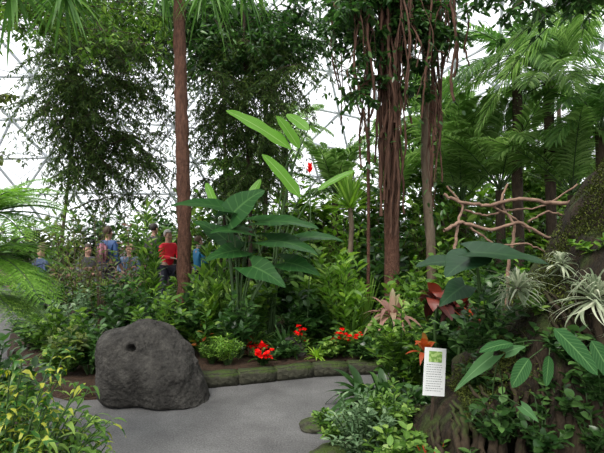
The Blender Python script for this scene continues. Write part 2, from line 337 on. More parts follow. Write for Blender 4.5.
for i in range(5):
    a=np.array(pts[i]);b=np.array(pts[i+1]); d=(b-a); Ln=np.linalg.norm(d); ang=math.atan2(d[1],d[0])
    bm=bmesh.new(); bmesh.ops.create_cube(bm,size=1); bmesh.ops.scale(bm,vec=(Ln*1.0,.17,.14),verts=bm.verts)
    bmesh.ops.bevel(bm,geom=bm.edges[:],offset=.014,segments=3,affect='EDGES'); bmesh.ops.subdivide_edges(bm,edges=bm.edges[:],cuts=2,use_grid_fill=True)
    for vv in bm.verts:
        q=noise.noise_vector(vv.co*9+Vector((i*5,0,0))); vv.co+=q*.014
    me=bpy.data.meshes.new('curb_stone'); bm.to_mesh(me); bm.free(); me.materials.append(M['curb'])
    me.polygons.foreach_set('use_smooth',[True]*len(me.polygons))
    o=bpy.data.objects.new('curb_stone',me); COL.objects.link(o); m=(a+b)/2; o.location=(m[0],m[1],.07); o.rotation_euler=(0,0,ang)
    setp(o,'rectangular mossy curb stone edging the path','curb stone','mossy curb stones along the bed')
def rockobj(name,label,loc,sx,sy,sz,seed,mat='rock',hole=None,skew=0,amp=.16,cat='rock',flat=0):
    bm=bmesh.new(); bmesh.ops.create_icosphere(bm,subdivisions=6 if hole else 5,radius=1)
    for vv in bm.verts:
        c=vv.co.copy(); s=1+amp*noise.noise(c*1.1+Vector((seed,0,0)))*2+amp*.45*noise.noise(c*3+Vector((0,seed,0)))+amp*.25*abs(noise.noise(c*6+Vector((0,0,seed))))+amp*.1*noise.noise(c*20)
        x=c*s
        if flat and x.z>0:
            x.z*=1-flat*(x.x*.55)
            if x.z>.8: x.z=.8+(x.z-.8)*.6
        z=x.z
        x.x+=skew*z*.35; x.z=z if z>-.35 else -.35+(z+.35)*.15
        co=Vector((x.x*sx,x.y*sy,(x.z+.42)*sz/1.42))
        if hole:
            for (hx,hz,hr,hd_) in hole:
                dd=(Vector((co.x-hx,co.z-hz,0)).length)
                if co.y<0: co.y+=hd_*math.exp(-(dd/hr)**4)
        vv.co=co
    me=bpy.data.meshes.new(name); bm.to_mesh(me); bm.free(); me.materials.append(M[mat]); me.polygons.foreach_set('use_smooth',[True]*len(me.polygons))
    o=bpy.data.objects.new(name,me); COL.objects.link(o); o.location=loc; setp(o,label,cat); return o
rockobj('boulder','large dark weathered boulder with a hollow beside the path',(-1.46,4.75,-.02),.515,.42,.78,3.3,hole=[(-.14,.55,.033,.12)],skew=-.5,amp=.17,flat=.5)
rockobj('small_rock','small brown rock half buried in the bed',(-.12,5.9,.1),.16,.12,.24,8,cat='rock')
for x,y,s in [(.12,3.95,.11),(.2,3.3,.16)]:
    rockobj('edging_rock','low mossy rock edging the planted bed',(x,y,0),s*1.3,s,s*.8,x*9,mat='curb')['group']='mossy rocks edging the bed'

# ---------------- people ----------------
def skinmesh(name,verts,edges,rad,root,mat,loc,sub=2):
    me=bpy.data.meshes.new(name); me.from_pydata(verts,edges,[]); me.update()
    o=bpy.data.objects.new(name,me); COL.objects.link(o)
    sk=o.modifiers.new('s','SKIN'); sk.use_smooth_shade=True
    for i,r in enumerate(rad):
        me.skin_vertices[0].data[i].radius=(r if isinstance(r,tuple) else (r,r)); 
    me.skin_vertices[0].data[root].use_root=True
    sb=o.modifiers.new('b','SUBSURF'); sb.levels=sub; sb.render_levels=sub
    dg=bpy.context.evaluated_depsgraph_get(); m2=bpy.data.meshes.new_from_object(o.evaluated_get(dg)); o.modifiers.clear()
    o.data=m2; m2.materials.clear(); m2.materials.append(mat); m2.polygons.foreach_set('use_smooth',[True]*len(m2.polygons)); return o
def ellip(name,c,r,mat,cut=None,seg=16):
    bm=bmesh.new(); bmesh.ops.create_uvsphere(bm,u_segments=seg,v_segments=seg//2+2,radius=1)
    for vv in bm.verts: vv.co=Vector((vv.co.x*r[0]+c[0],vv.co.y*r[1]+c[1],vv.co.z*r[2]+c[2]))
    if cut: bmesh.ops.delete(bm,geom=[q for q in bm.verts if cut(q.co)],context='VERTS')
    me=bpy.data.meshes.new(name); bm.to_mesh(me); bm.free(); me.materials.append(mat); me.polygons.foreach_set('use_smooth',[True]*len(me.polygons))
    o=bpy.data.objects.new(name,me); COL.objects.link(o); return o
SK=plain('skin',(.5,.29,.21),var=.05)
def person(label,loc,yaw,pose,top,pants,hair,s=1.0,pack=None,cap=None,arms='down'):
    e=bpy.data.objects.new('person',None); COL.objects.link(e); setp(e,label,'person')
    if pose=='stand':
        hip=.93; kn=[(-.1,-.01,.5),(.1,-.03,.5)]; an=[(-.11,.02,.09),(.11,0,.09)]; 
    else:
        hip=.52; kn=[(-.12,-.44,.52),(.12,-.44,.5)]; an=[(-.12,-.45,.09),(.13,-.4,.09)]
    H=hip
    sh=H+.5; nk=H+.57; hd=H+.71
    if arms=='down': el=[(-.25,.03,sh-.29),(.25,.03,sh-.29)]; wr=[(-.25,-.1,sh-.5),(.25,-.1,sh-.5)]
    else: el=[(-.24,-.08,sh-.27),(.24,-.08,sh-.27)]; wr=[(-.1,-.27,sh-.3),(.1,-.27,sh-.32)]
    V=[(0,0,H),(0,0,H+.2),(0,0,H+.42),(0,-.005,nk),(0,-.015,hd-.06),(0,-.01,hd+.03),(0,0,hd+.11),(0,-.1,hd-.005)]
    E=[(0,1),(1,2),(2,3),(3,4),(4,5),(5,6),(4,7)]; Rr=[(.15,.11),(.125,.095),(.15,.1),.052,.072,.09,.06,.013]
    for k,sg in enumerate((-1,1)):
        b=len(V); w=Vector(wr[k]); fd=(w-Vector(el[k])).normalized(); palm=w+fd*.07
        V+=[(sg*.17,0,sh-.02),el[k],wr[k],tuple(palm)]; E+=[(2,b),(b,b+1),(b+1,b+2),(b+2,b+3)]; Rr+=[.055,.042,.028,(.034,.02)]
        side=Vector((1,0,0)) if abs(fd.x)<.8 else Vector((0,0,1)); curl=Vector((0,-.3,-.35))
        for q,ln in zip((-.03,-.01,.01,.03),(.06,.075,.07,.052)):
            j=len(V); p1=palm+side*q+fd*.035; p2=p1+(fd+curl*.4).normalized()*ln*.5; p3=p2+(fd+curl*1.6).normalized()*ln*.5
            V+=[tuple(p1),tuple(p2),tuple(p3)]; E+=[(b+3,j),(j,j+1),(j+1,j+2)]; Rr+=[.01,.009,.008]
        j=len(V); p1=w+fd*.03-side*sg*.03; V+=[tuple(p1),tuple(p1+(fd-side*sg*.6)*.035)]; E+=[(b+2,j),(j,j+1)]; Rr+=[.011,.009]
        b=len(V); V+=[(sg*.09,0,H-.04),kn[k],an[k],(an[k][0],an[k][1]-.14,.04)]; E+=[(0,b),(b,b+1),(b+1,b+2),(b+2,b+3)]; Rr+=[.085,.06,.042,.035]
    body=skinmesh('body',V,E,Rr,0,SK,loc); parts=[body]
    V=[(0,0,H-.03),(0,0,H+.2),(0,0,H+.44),(0,0,nk-.02)]; E=[(0,1),(1,2),(2,3)]; Rr=[(.175,.135),(.155,.125),(.175,.125),.07]
    for k,sg in enumerate((-1,1)):
        b=len(V); V+=[(sg*.18,0,sh-.01),el[k],wr[k]]; E+=[(2,b),(b,b+1),(b+1,b+2)]; Rr+=[.075,.058,.045]
    parts.append(skinmesh('jacket',V,E,Rr,0,plain('fabric',top),loc))
    V=[(0,0,H+.02)]; E=[];Rr=[(.165,.125)]
    for k,sg in enumerate((-1,1)):
        b=len(V); V+=[(sg*.09,0,H-.05),kn[k],(an[k][0],an[k][1],.12)]; E+=[(0,b),(b,b+1),(b+1,b+2)]; Rr+=[.1,.075,.06]
        sh_=ellip('shoe',(an[k][0],an[k][1]-.07,.05),(.05,.14,.055),plain('shoe_leather',(.05,.045,.04))); parts.append(sh_)
    parts.append(skinmesh('trousers',V,E,Rr,0,plain('trouser_cloth',pants),loc))
    parts.append(ellip('hair',(0,.012,hd+.055),(.098,.112,.115),plain('hair_mat',hair),cut=lambda c:c.y<-.045 and c.z<hd+.085 or c.z<hd-.03))
    for sg in(-1,1):
        parts.append(ellip('eye',(sg*.032,-.083,hd+.03),(.012,.01,.008),M['ink'],seg=8))
        parts.append(ellip('ear',(sg*.092,0,hd+.015),(.012,.022,.032),SK,seg=8))
    parts.append(ellip('mouth',(0,-.082,hd-.055),(.025,.008,.006),plain('lips',(.4,.12,.1)),seg=8))
    if cap: parts.append(ellip('cap',(0,-.01,hd+.09),(.106,.13,.08),plain('cap_cloth',cap),cut=lambda c:c.z<hd+.06))
    if pack:
        bm=bmesh.new(); bmesh.ops.create_cube(bm,size=1)
        for vv in bm.verts: vv.co=Vector((vv.co.x*.28*(1 if vv.co.z<0 else .8),vv.co.y*.16+.2,vv.co.z*.42+H+.27))
        bmesh.ops.bevel(bm,geom=bm.edges[:],offset=.05,segments=4,affect='EDGES')
        me=bpy.data.meshes.new('backpack'); bm.to_mesh(me); bm.free(); me.materials.append(plain('pack_cloth',pack)); me.polygons.foreach_set('use_smooth',[True]*len(me.polygons))
        o=bpy.data.objects.new('backpack',me); COL.objects.link(o); parts.append(o)
    for p in parts: p.parent=e
    e.location=loc; e.rotation_euler=(0,0,yaw); e.scale=(s,s,s); return e
person('person standing in blue shirt wearing a dusky pink backpack',Gd(108,10.9,0),2.9,'stand',(.03,.08,.22),(.03,.03,.04),(.06,.035,.02),1.0,pack=(.28,.1,.14))
person('person standing in bright red jacket with grey hair',Gd(168,10.9,0),.9,'stand',(.9,.015,.04),(.03,.03,.05),(.35,.33,.3),.96,arms='front')
person('person standing in dark coat with dark hair',Gd(154,12.4,0),2.6,'stand',(.03,.02,.03),(.03,.03,.05),(.02,.015,.01),1.06)
person('person standing in turquoise blue jacket',Gd(199,10.4,0),2.2,'stand',(.02,.2,.38),(.03,.03,.05),(.1,.06,.03),.88,arms='front')
person('person sitting in dark blue jacket',Gd(42,10.9,0),-.5,'sit',(.03,.05,.12),(.03,.05,.12),(.15,.1,.06),1,arms='front')
person('person sitting in charcoal top and black trousers',Gd(88,11.6,0),.6,'sit',(.07,.07,.075),(.015,.015,.02),(.04,.025,.015),1,arms='front')
person('person sitting in muted blue top',Gd(130,11.7,0),.1,'sit',(.06,.1,.18),(.03,.03,.04),(.3,.2,.1),1,arms='front')
def bench(loc,ln,label):
    a=MB(); x,y=loc
    def box(mb,c,s):
        c=np.array(c);s=np.array(s)/2; vv=np.array([[i,j,k] for i in(-1,1) for j in(-1,1) for k in(-1,1)])*s+c
        mb.add(vv,[(0,1,3,2),(4,6,7,5),(0,4,5,1),(2,3,7,6),(0,2,6,4),(1,5,7,3)])
    for k in range(4): box(a,(x,y-.12+k*.11,.42),(ln,.09,.035))
    b=MB(); box(b,(x,y+.3,.62),(ln,.03,.1)); box(b,(x,y+.3,.78),(ln,.03,.1))
    parts=[('seat',a,'drift'),('backrest',b,'drift')]
    for sx in(-1,1):
        for sy in(-.13,.3):
            c=MB(); box(c,(x+sx*(ln/2-.1),y+sy,.2 if sy<0 else .4),(.06,.05,.4 if sy<0 else .8)); parts.append(('leg',c,'barkd'))
    thing('bench',label,'bench',(x,y,0),parts)
bench((-5.9,11.1),1.8,'slatted wooden bench with a seated visitor'); bench((-4.7,11.8),2.0,'slatted wooden bench with two seated visitors')

# ---------------- rear belt ----------------
BL={'olive':'dull olive leafy shrub by the conservatory wall','mid':'green broad-leafed shrub by the conservatory wall','dark':'dark green dense shrub by the conservatory wall','light':'bright green long-leafed shrub by the conservatory wall'}
for i,(px,d,h,rad,mt,L,Wd) in enumerate([
 (-15,14.4,2.0,1.0,'olive',.3,.1),(20,14.6,2.1,1.0,'dark',.3,.1),(60,15.0,2.3,1.1,'olive',.35,.12),(98,15.4,2.5,1.2,'dark',.35,.14),(140,15.6,2.5,1.2,'mid',.35,.14),(178,15,2.7,1.2,'dark',.35,.16),
 (212,13,3.0,1.2,'mid',.4,.14),(250,12.8,3.2,1.2,'dark',.45,.2),(290,13,3.0,1.2,'light',.45,.14),(325,13.2,3.1,1.2,'mid',.45,.18),(360,13,3.4,1.2,'mid',.4,.16),
 (400,13,3.4,1.3,'mid',.45,.16),(440,13,3.5,1.3,'mid',.45,.18),(480,13,3.6,1.4,'light',.45,.16),(525,13.3,3.7,1.4,'mid',.45,.2),(570,13.3,3.7,1.4,'mid',.45,.18),(615,12.5,3.7,1.4,'mid',.45,.2)]):
    shrub('background_shrub',BL[mt],'shrub',Gd(px,d,.15),h,rad,38,26,L,Wd,mt,'stemb',up=.4,bare=.08,seg=3,sr=.015)
for (px,d,h,rad,mt,L,Wd) in [(225,9.6,2.2,.8,'dark',.3,.1),(265,9.8,2.0,.8,'mid',.32,.1),(305,9.5,2.1,.8,'mid',.32,.12),(345,10,2.1,.8,'light',.3,.1),(385,9.8,2.5,.9,'dark',.32,.12),(425,9.6,2.2,.9,'mid',.32,.1),(465,9.6,2.1,.9,'mid',.35,.13),(505,9.8,2.3,.9,'light',.35,.12),(550,9.6,2.2,.9,'mid',.35,.13),(595,9,2.2,.9,'mid',.35,.12)]:
    shrub('understory_shrub',{'dark':'deep green dense understory shrub among the palms','mid':'mid-green long-leafed understory shrub among the palms','light':'fresh light green understory shrub among the palms'}[mt],'shrub',Gd(px,d,.12),h,rad,28,20,L,Wd,mt,'stemb',up=.45,bare=.1,seg=3,sr=.012)
def pm(px,py,d,nf,L,nl,LL,LW,label,mat='palm',tr=.1,**k):
    palm('palm_tree',label,W(px,py,d),Gd(px,d,.12),nf,L,nl,LL,LW,mat,tr=tr,**k)
pm(335,195,11,20,2.2,38,.5,.045,'feathery palm with pale arching fronds',mat='palm',elo=20,ehi=88,droop=.3,tr=.07)
pm(285,140,14,18,2.4,34,.55,.05,'slender palm with feathery fronds',mat='palm',elo=0,ehi=85,droop=.45)
pm(462,205,10,24,4.2,70,.65,.036,'tall palm with long upright feathery fronds',mat='palm',elo=50,ehi=88,droop=.32,tr=.08)
pm(500,190,9,20,3.6,64,.6,.033,'palm with tall arching fronds behind the perch',mat='palm',elo=42,ehi=88,droop=.38,tr=.08)
pm(516,55,8.6,17,2.2,52,.55,.032,'palm with dark trunk and drooping fronds',mat='palmd',elo=-10,ehi=75,droop=.5,tr=.085)
pm(550,82,8.2,19,2.4,56,.55,.032,'palm with slim dark trunk and arching fronds',mat='palm',elo=0,ehi=82,droop=.5,tr=.08)
pm(602,130,7.5,17,2.1,50,.5,.03,'palm with fine arching fronds and brown trunk',mat='palmd',elo=0,ehi=85,droop=.5,tr=.08)
pm(572,195,8,19,2.7,56,.5,.03,'clumping palm with soft arching fronds',mat='palm',elo=35,ehi=88,droop=.4,tr=.06)
pm(425,120,12,18,2.6,42,.6,.05,'feathery palm far beneath the dome',mat='palm',elo=0,ehi=80,droop=.5)
pm(395,200,11.5,18,2.8,40,.55,.045,'clumping palm with upright fronds',mat='palm',elo=30,ehi=88,droop=.35,tr=.06)
pm(612,-15,6.0,14,2.2,56,.45,.022,'tall palm with overhanging feathery fronds',mat='palm',elo=-35,ehi=40,droop=.45,tr=.05)
rosette('spiky_yucca','spiky rosette plant with stiff pale sword leaves',"yucca",Gd(350,7.4,.12),110,.7,.045,0,88,.1,'light',stalk=1.9,smat='barkp',trunk=.05)

# ---------------- trees ----------------
def screwpine(label,px,pxt,d,r,heads,tmat='bark'):
    a,b=MB(),MB(); base=Gd(px,d,.12); top=W(pxt,-40,d)
    tube(b,wob(base,top,40,.02),np.linspace(r,r*.8,40)*(1+.1*np.sin(np.arange(40)*2.1)),16,.1)
    for (hx,hy,hd,n_,L) in heads:
        c=W(hx,hy,hd); tube(b,bez(top-UP*.3,(top+c)/2+UP*.1,c,np.linspace(0,1,6)),np.linspace(r*.6,r*.4,6),8)
        rosette_geo(a,c,n_,L,.045,-60,60,.4,'blade',6)
    thing('screw_pine',label,'tree',base,[('foliage',a,'palmd'),('trunk',b,tmat)])
screwpine('tall screw pine with straight reddish-brown ringed trunk',184,178,7,.105,[(160,-22,7,60,.8),(205,-18,6.6,70,.8),(240,-22,6.8,60,.75),(262,-35,7.2,50,.7)])
screwpine('tall screw pine with hanging strap leaves',-40,-30,6.4,.05,[(62,-12,5.6,60,.65),(10,-16,5.2,60,.7),(30,-35,6,40,.6)],'barkd')
tree('weeping_conifer','dark fine-leafed weeping tree with spreading drooping sprays',Gd(50,8.8,.12),W(90,-60,8.8),.03,.02,
 area(40,180,15,175,8.3,36,1)+area(25,70,50,120,8.0,5)+area(110,178,120,195,8,5),ntw=22,tl=.9,nl=44,L=.1,Wd=.025,mat='conif',sagt=.55,rise=.12,up=.9,br=.014)
tree('weeping_conifer','tall fine-leafed weeping tree with dense drooping branches',Gd(250,9,.12),W(243,-60,9),.04,.025,
 area(190,305,35,185,8.6,32,1),ntw=22,tl=.85,nl=44,L=.1,Wd=.025,mat='conif',sagt=.6,rise=.12,up=.9,br=.014)
tree('fig_tree','spreading fig tree with shaggy reddish trunk and hanging roots',Gd(392,7,.12),W(388,-50,7),.12,.09,
 area(325,475,-10,50,6.9,20)+area(355,425,50,100,6.8,4),
 ntw=19,tl=.42,nl=17,L=.13,Wd=.06,shape='oval',mat='dark',sagt=.3,br=.022,tmat='bark',up=.5)
tree('fig_tree','leafy fig branches spreading beneath the dome roof',Gd(660,5.5,.12),W(640,-110,5.6),.05,.04,
 area(450,600,-25,12,5.8,10),ntw=16,tl=.4,nl=14,L=.13,Wd=.05,shape='lance',mat='dark',sagt=.3,br=.016,up=.5)
tree('overhanging_tree','high leafy branches reaching across under the dome',Gd(265,10.5,.12),W(262,-80,10.5),.06,.04,
 area(50,345,-15,48,9,38,1),ntw=20,tl=.9,nl=25,L=.16,Wd=.05,mat='dark',sagt=.5,br=.018,up=.4,rise=.1)
tree('overhanging_tree','near leafy boughs arching over the path and visitors',Gd(-60,6.5,.12),W(-30,-80,6.5),.06,.04,
 area(30,190,-20,35,6.8,16,.6),ntw=14,tl=.6,nl=20,L=.12,Wd=.04,mat='mid',sagt=.6,br=.012,up=.2,rise=.08)
tree('leafy_tree','broad-leafed tree with layered green foliage',Gd(445,12,.12),W(440,80,12),.06,.05,
 area(380,470,130,205,11.6,10),ntw=20,tl=.7,nl=16,L=.22,Wd=.08,mat='mid',shape='oval',sagt=.3,br=.02,up=.4)
tree('leafy_tree','dense tree filling the gap beyond the palms',Gd(560,12,.12),W(560,100,12),.06,.05,
 area(480,640,150,205,11.6,12),ntw=20,tl=.7,nl=16,L=.24,Wd=.09,mat='mid',shape='oval',sagt=.3,br=.02,up=.4)
tree('leafy_tree','airy tree with mixed green leaves',Gd(225,12,.12),W(222,10,12),.05,.04,
 area(195,300,150,205,11.6,9),ntw=18,tl=.6,nl=16,L=.2,Wd=.07,mat='mid',sagt=.3,br=.015,up=.4)
tree('slender_tree','slender tree with small rounded leaves at the path edge',Gd(-30,4.4,.08),W(-25,20,4.4),.03,.02,[(5,100,4.3),(20,105,4.3),(-5,140,4.3),(12,160,4.3)],ntw=5,tl=.2,nl=7,L=.06,Wd=.04,shape='oval',mat='olive',sagt=.1,br=.008,up=.1)
def trunkonly(name,label,px0,py0,px1,py1,d,r,mat,cat='tree'):
    a=MB(); p0=W(px0,py0,d); p1=W(px1,py1,d); tube(a,wob(p0,p1,30,.06),np.linspace(r,r*.8,30),12,.18)
    thing(name,label,cat,p0,[('trunk',a,mat)])
trunkonly('bare_tree','thick pale-barked trunk standing among shrubs',430,342,424,-20,7.3,.075,'barkp')
trunkonly('bare_tree','slim reddish trunk hung with vines',366,345,371,-20,7.0,.025,'bark')
def rootbundle(label,px,pyt,pyb,d,n_,spread,mat='root',leafy=0,rm=.016):
    a=MB()
    for i in range(n_):
        x=R.randn()*spread; y=R.randn()*spread; k=R.uniform(.45,1.0)
        p0=W(px,pyt,d)+[x,y,0]; p1=W(px,pyt+(pyb-pyt)*k,d)+[x*.8+R.randn()*.05,y*.8,0]
        p=wob(p0,p1,26,.07); p[:,:2]+=np.cumsum(R.randn(26,2)*.008,0); tube(a,p,R.uniform(.003,rm)*(1+.4*R.rand(26)),5,.35)
    loc=W(px,pyt,d); o=a.obj('hanging_roots',mat,loc); o.location=[float(q) for q in loc]; setp(o,label,'aerial roots',kind='stuff')
    if leafy:
        b=MB(); K=leafy; z=R.rand(K)**1.4; lp=W(px,pyt,d)+np.stack([R.randn(K)*spread*1.6,R.randn(K)*spread*1.6,-(pyb-pyt)*d/F*z],-1)
        leaves(b,lp,rdir(K,-1.5,0),UP+R.randn(K,3)*.4,R.uniform(.07,.13,K),R.uniform(.03,.055,K),.2,.15,'oval',3)
        o=b.obj('hanging_vine','dark',loc); o.location=[float(q) for q in loc]; setp(o,'leafy vine trailing down among the aerial roots','vine',kind='stuff')
rootbundle('shaggy bundle of dark reddish aerial roots around a trunk',391,-20,238,6.8,60,.075,leafy=60,rm=.02)
rootbundle('thin reddish aerial roots hanging from the fig',366,-20,190,6.6,11,.035,leafy=90)
rootbundle('tangled brown aerial roots hanging from branches',437,-20,225,6.8,16,.045,leafy=80,rm=.018)
rootbundle('loose aerial roots trailing from the canopy',412,-20,150,6.4,10,.12,leafy=110)
rootbundle('sparse thin hanging roots near the palms',458,-20,110,6.5,5,.1,leafy=50)
rootbundle('fine hanging roots beneath the high branches',345,-20,130,7.5,5,.12,leafy=40)

# ---------------- centre bed ----------------
def bigplant(name,label,cat,base,lst,mat,shape='heart',lobe=.35,cols=7,seg=12,sr=.016,fold=.12,droop=.15,wave=.01,partname='leaf'):
    base=np.asarray(base,float); e=bpy.data.objects.new(name,None); COL.objects.link(e); e.location=[float(x) for x in base]; setp(e,label,cat)
    for (A,T,wd,nv) in lst:
        a=MB(); b=MB(); L=np.linalg.norm(T-A)*1.05
        leaves(a,A,T-A+UP*droop*L*.9,np.array(nv,float),L,wd,droop,fold,shape,seg,cols,lobe,wave)
        s=base+[R.uniform(-.04,.04),R.uniform(-.04,.04),0]; c=(s+A)/2; c[:2]=s[:2]*.75+A[:2]*.25; c[2]=s[2]+(A[2]-s[2])*.75
        tube(b,bez(s,c,A,np.linspace(0,1,9)),np.linspace(sr,sr*.5,9),8)
        lo=a.obj(partname,mat,base); lo.parent=e
        so=b.obj('leaf_stalk','stem',base); so.parent=lo
    return e
bigplant('elephant_ear_plant','elephant ear plant with huge dark green arrow leaves','elephant ear',Gd(236,6,.12),[
 (W(224,208,6),W(168,204,5.7),.48,(.15,-.32,1)),(W(232,214,5.9),W(270,184,5.8),.42,(-.55,-1,.6)),(W(258,222,6),W(322,228,5.7),.48,(0,-.32,1)),
 (W(248,232,5.9),W(208,232,5.6),.4,(0,-.35,1)),(W(268,240,5.9),W(318,254,5.6),.44,(.1,-.4,1)),(W(252,266,5.7),W(284,286,5.5),.32,(.1,-.8,.8)),
 (W(226,240,6.2),W(188,216,6.3),.34,(0,-.4,1)),(W(300,238,6.1),W(345,240,5.9),.34,(0,-.35,1)),(W(240,250,5.9),W(205,260,5.7),.34,(0,-.6,1)),(W(285,262,5.9),W(320,275,5.7),.32,(0,-.6,1))],'blue',sr=.018,droop=.2)
bigplant('heliconia_plant','tall banana-like plant with translucent light green leaves','heliconia',Gd(270,6.7,.12),[
 (W(291,149,6.5),W(222,106,6.3),.27,(.3,-.8,.8)),(W(299,148,6.6),W(274,111,6.5),.2,(.6,-.8,.4)),(W(300,197,6.4),W(259,149,6.3),.18,(.4,-1,.4)),
 (W(318,190,6.8),W(358,168,6.8),.1,(0,-.8,.6)),(W(308,130,6.7),W(285,112,7.0),.16,(0,-1,.4)),(W(245,210,6.7),W(262,175,6.9),.16,(-.4,-1,.4)),(W(215,205,6.7),W(205,180,6.9),.12,(-.4,-1,.4))],'banana','banana',0,5,14,.018,.15,.12,.008)
a,b=MB(),MB(); p=Gd(306,6.2,.12); t=W(310,174,6.2); tube(b,bez(p,(p+t)/2+[.05,0,.2],t,np.linspace(0,1,9)),.008,6); 
K=30; leaves(a,np.repeat([t],K,0)+UP*R.rand(K)[:,None]*.1,rdir(K,.6,2.6),UP,.09,.035,.05,.3,'lance',4); thing('torch_ginger','red torch-shaped flower on a tall slender stem','flower',p,[('stem',b,'stem'),('flower',a,'red')])

def sh(name,label,px,d,H,Rad,ns,nl,L,Wd,mat='mid',z=.12,cat='shrub',den=1.5,**k): return shrub(name,label,cat,Gd(px,d,z),H,Rad,int(ns*den),int(nl*1.2),L,Wd*1.25,mat,**k)
LS='leafy_shrub'
sh(LS,'dense green shrub with long pointed leaves',215,6.5,1.5,.4,14,18,.28,.045,'mid',up=.8)
sh('cane_plant','upright cane plant with narrow glossy leaves',150,6.8,2.0,.25,8,22,.26,.035,'mid',up=.6,bare=.3)
sh(LS,'low dark shrub with glossy oval leaves',180,6.0,.9,.45,16,16,.15,.06,'dark',shape='oval')
sh(LS,'bushy green shrub behind the boulder',125,6.2,.95,.5,16,16,.18,.05,'dark')
sh(LS,'bright leafed shrub behind the boulder',160,5.6,.85,.35,14,16,.17,.045,'mid')
sh(LS,'shrub with small bluish leaves at the bed edge',80,6.3,.8,.4,16,18,.1,.04,'grey',shape='oval')
CP='cane_plant'
sh(CP,'slender stems with sparse pointed leaves',78,7.4,2.0,.4,12,16,.2,.03,'olive',bare=.25,smat='stemb',den=1)
sh(CP,'thin twiggy stems with small olive leaves',100,7.2,2.1,.35,9,12,.12,.03,'olive',bare=.3,smat='stemb',den=1)
sh(CP,'tall thin stems with narrow leaves beside the path',62,8,2.3,.4,11,16,.2,.03,'mid',bare=.3,smat='stemb',den=1)
sh(CP,'slim pinkish stems with small upright leaves',133,7.6,1.9,.3,9,14,.14,.03,'pink',bare=.3,smat='stemb',den=1)
sh(CP,'tall leafy canes partly hiding the visitors',40,8.4,1.9,.4,10,15,.18,.035,'dark',bare=.25,smat='stemb',den=1)
sh(CP,'narrow-leafed canes in front of the visitors',120,9.2,2.0,.45,10,15,.2,.035,'mid',bare=.25,smat='stemb',den=1)
sh(LS,'low leafy shrub beside the path',58,5.6,.75,.38,18,14,.14,.05,'mid')
sh(LS,'spreading dark foliage beside the boulder',92,5.1,.55,.3,14,14,.14,.045,'dark')
sh(LS,'shrub with brownish green leaves near the boulder',72,5.2,.5,.35,16,12,.13,.04,'olive')
sh(LS,'green shrub filling the bend of the path',45,7.0,.8,.45,18,16,.16,.05,'dark')
sh(LS,'dark green shrub at the outer corner of the bed',38,6.2,.6,.35,16,14,.14,.045,'dark')
sh(LS,'low mounded shrub where the path bends',62,5.0,.4,.3,16,12,.12,.035,'mid')
sh(LS,'leafy shrub screening the visitors',90,8.4,.9,.6,20,16,.18,.05,'mid')
sh(LS,'dark leafy shrub screening the visitors',140,8.8,.9,.6,20,16,.18,.06,'dark')
sh(LS,'leafy green shrub by the reddish trunk',192,8.2,.85,.45,18,16,.2,.06,'mid')
sh(LS,'low green shrub along the bed edge',25,8.6,.7,.45,16,16,.16,.05,'mid')
sh('croton','croton with green and orange-red leaves',203,5.75,.5,.18,8,10,.16,.04,'crot',cat='croton',den=1)
sh(LS,'green understory shrub with broad leaves',205,5.9,.65,.28,12,12,.16,.06,'mid',shape='oval')
sh(LS,'broad-leafed green shrub in the middle of the bed',330,6.9,1.4,.5,18,16,.28,.08,'mid',up=.6)
sh(LS,'light green long-leafed shrub',345,6.4,1.3,.35,14,16,.25,.05,'light',up=.6)
sh(LS,'deep green shrub at the bed centre',290,7.4,1.4,.5,18,16,.26,.09,'dark')
sh(LS,'shaded dark shrub under the elephant ears',255,6.6,1.0,.5,18,16,.2,.07,'mid')
sh(LS,'leafy dark shrub hiding the elephant ear stalks',240,5.75,.75,.3,14,14,.18,.055,'dark')
sh(LS,'dark shrub behind the red flowers',305,6.4,.75,.4,16,14,.17,.07,'dark')
sh(LS,'dark broad-leafed shrub beneath the fig trunk',385,7.4,1.5,.5,18,16,.24,.08,'dark')
sh(LS,'bushy green shrub beneath the fig trunk',415,6.6,1.2,.4,18,16,.18,.06,'mid')
sh(LS,'green shrub with lanceolate leaves near the trunks',455,6.8,1.4,.5,18,16,.22,.06,'mid')
sh(LS,'tall dark shrub behind the branch perch',500,7.2,1.5,.6,20,16,.25,.07,'dark')
sh(LS,'tall green shrub behind the mossy stump',560,7,1.7,.6,20,16,.25,.06,'mid')
sh(LS,'dark leafy shrub behind the stump',600,6,1.6,.5,18,16,.22,.07,'dark')
sh(LS,'light green shrub behind the branch perch',530,6.2,1.3,.4,14,14,.2,.05,'light')
sh(LS,'dark shrub filling beside the stump',490,5.4,1.15,.4,18,15,.2,.07,'dark')
sh(LS,'dark foliage clump at the rear of the stump bed',455,5.0,.9,.4,18,15,.18,.06,'mid')
sh(LS,'leafy green clump in the far corner of the bed',400,5.9,.9,.4,16,15,.18,.06,'mid')
sh('small_fern_bush','low feathery green bush by the curb',228,5.45,.36,.2,22,22,.07,.014,'light',cat='fern')
sh('small_fern_bush','low feathery green tuft by the curb',212,5.5,.3,.16,16,20,.07,.014,'mid',cat='fern')
ST='strap_leaf_plant'
rosette(ST,'clump of arching strap leaves',"lily",Gd(300,6.1,.12),30,.55,.05,25,85,.5,'mid')
rosette(ST,'tall arching strap-leaf clump',"lily",Gd(352,6.3,.12),44,.95,.05,35,88,.5,'mid')
rosette(ST,'glossy arching strap leaves in the bed',"lily",Gd(275,6.2,.12),34,.6,.05,30,88,.5,'dark')
rosette(ST,'arching strap-leaf clump under the palm',"lily",Gd(405,6.0,.12),40,.85,.045,30,88,.5,'mid')
rosette(ST,'pale striped strap leaf clump',"lily",Gd(335,7.2,.12),40,1.1,.06,50,88,.35,'light')
rosette(ST,'upright strap-leaf clump beside the elephant ear',"lily",Gd(215,7.0,.12),34,1.3,.07,60,88,.3,'mid')
rosette(ST,'strap-leaf clump arching over the curb',"lily",Gd(378,5.8,.12),38,.65,.045,20,85,.55,'mid')
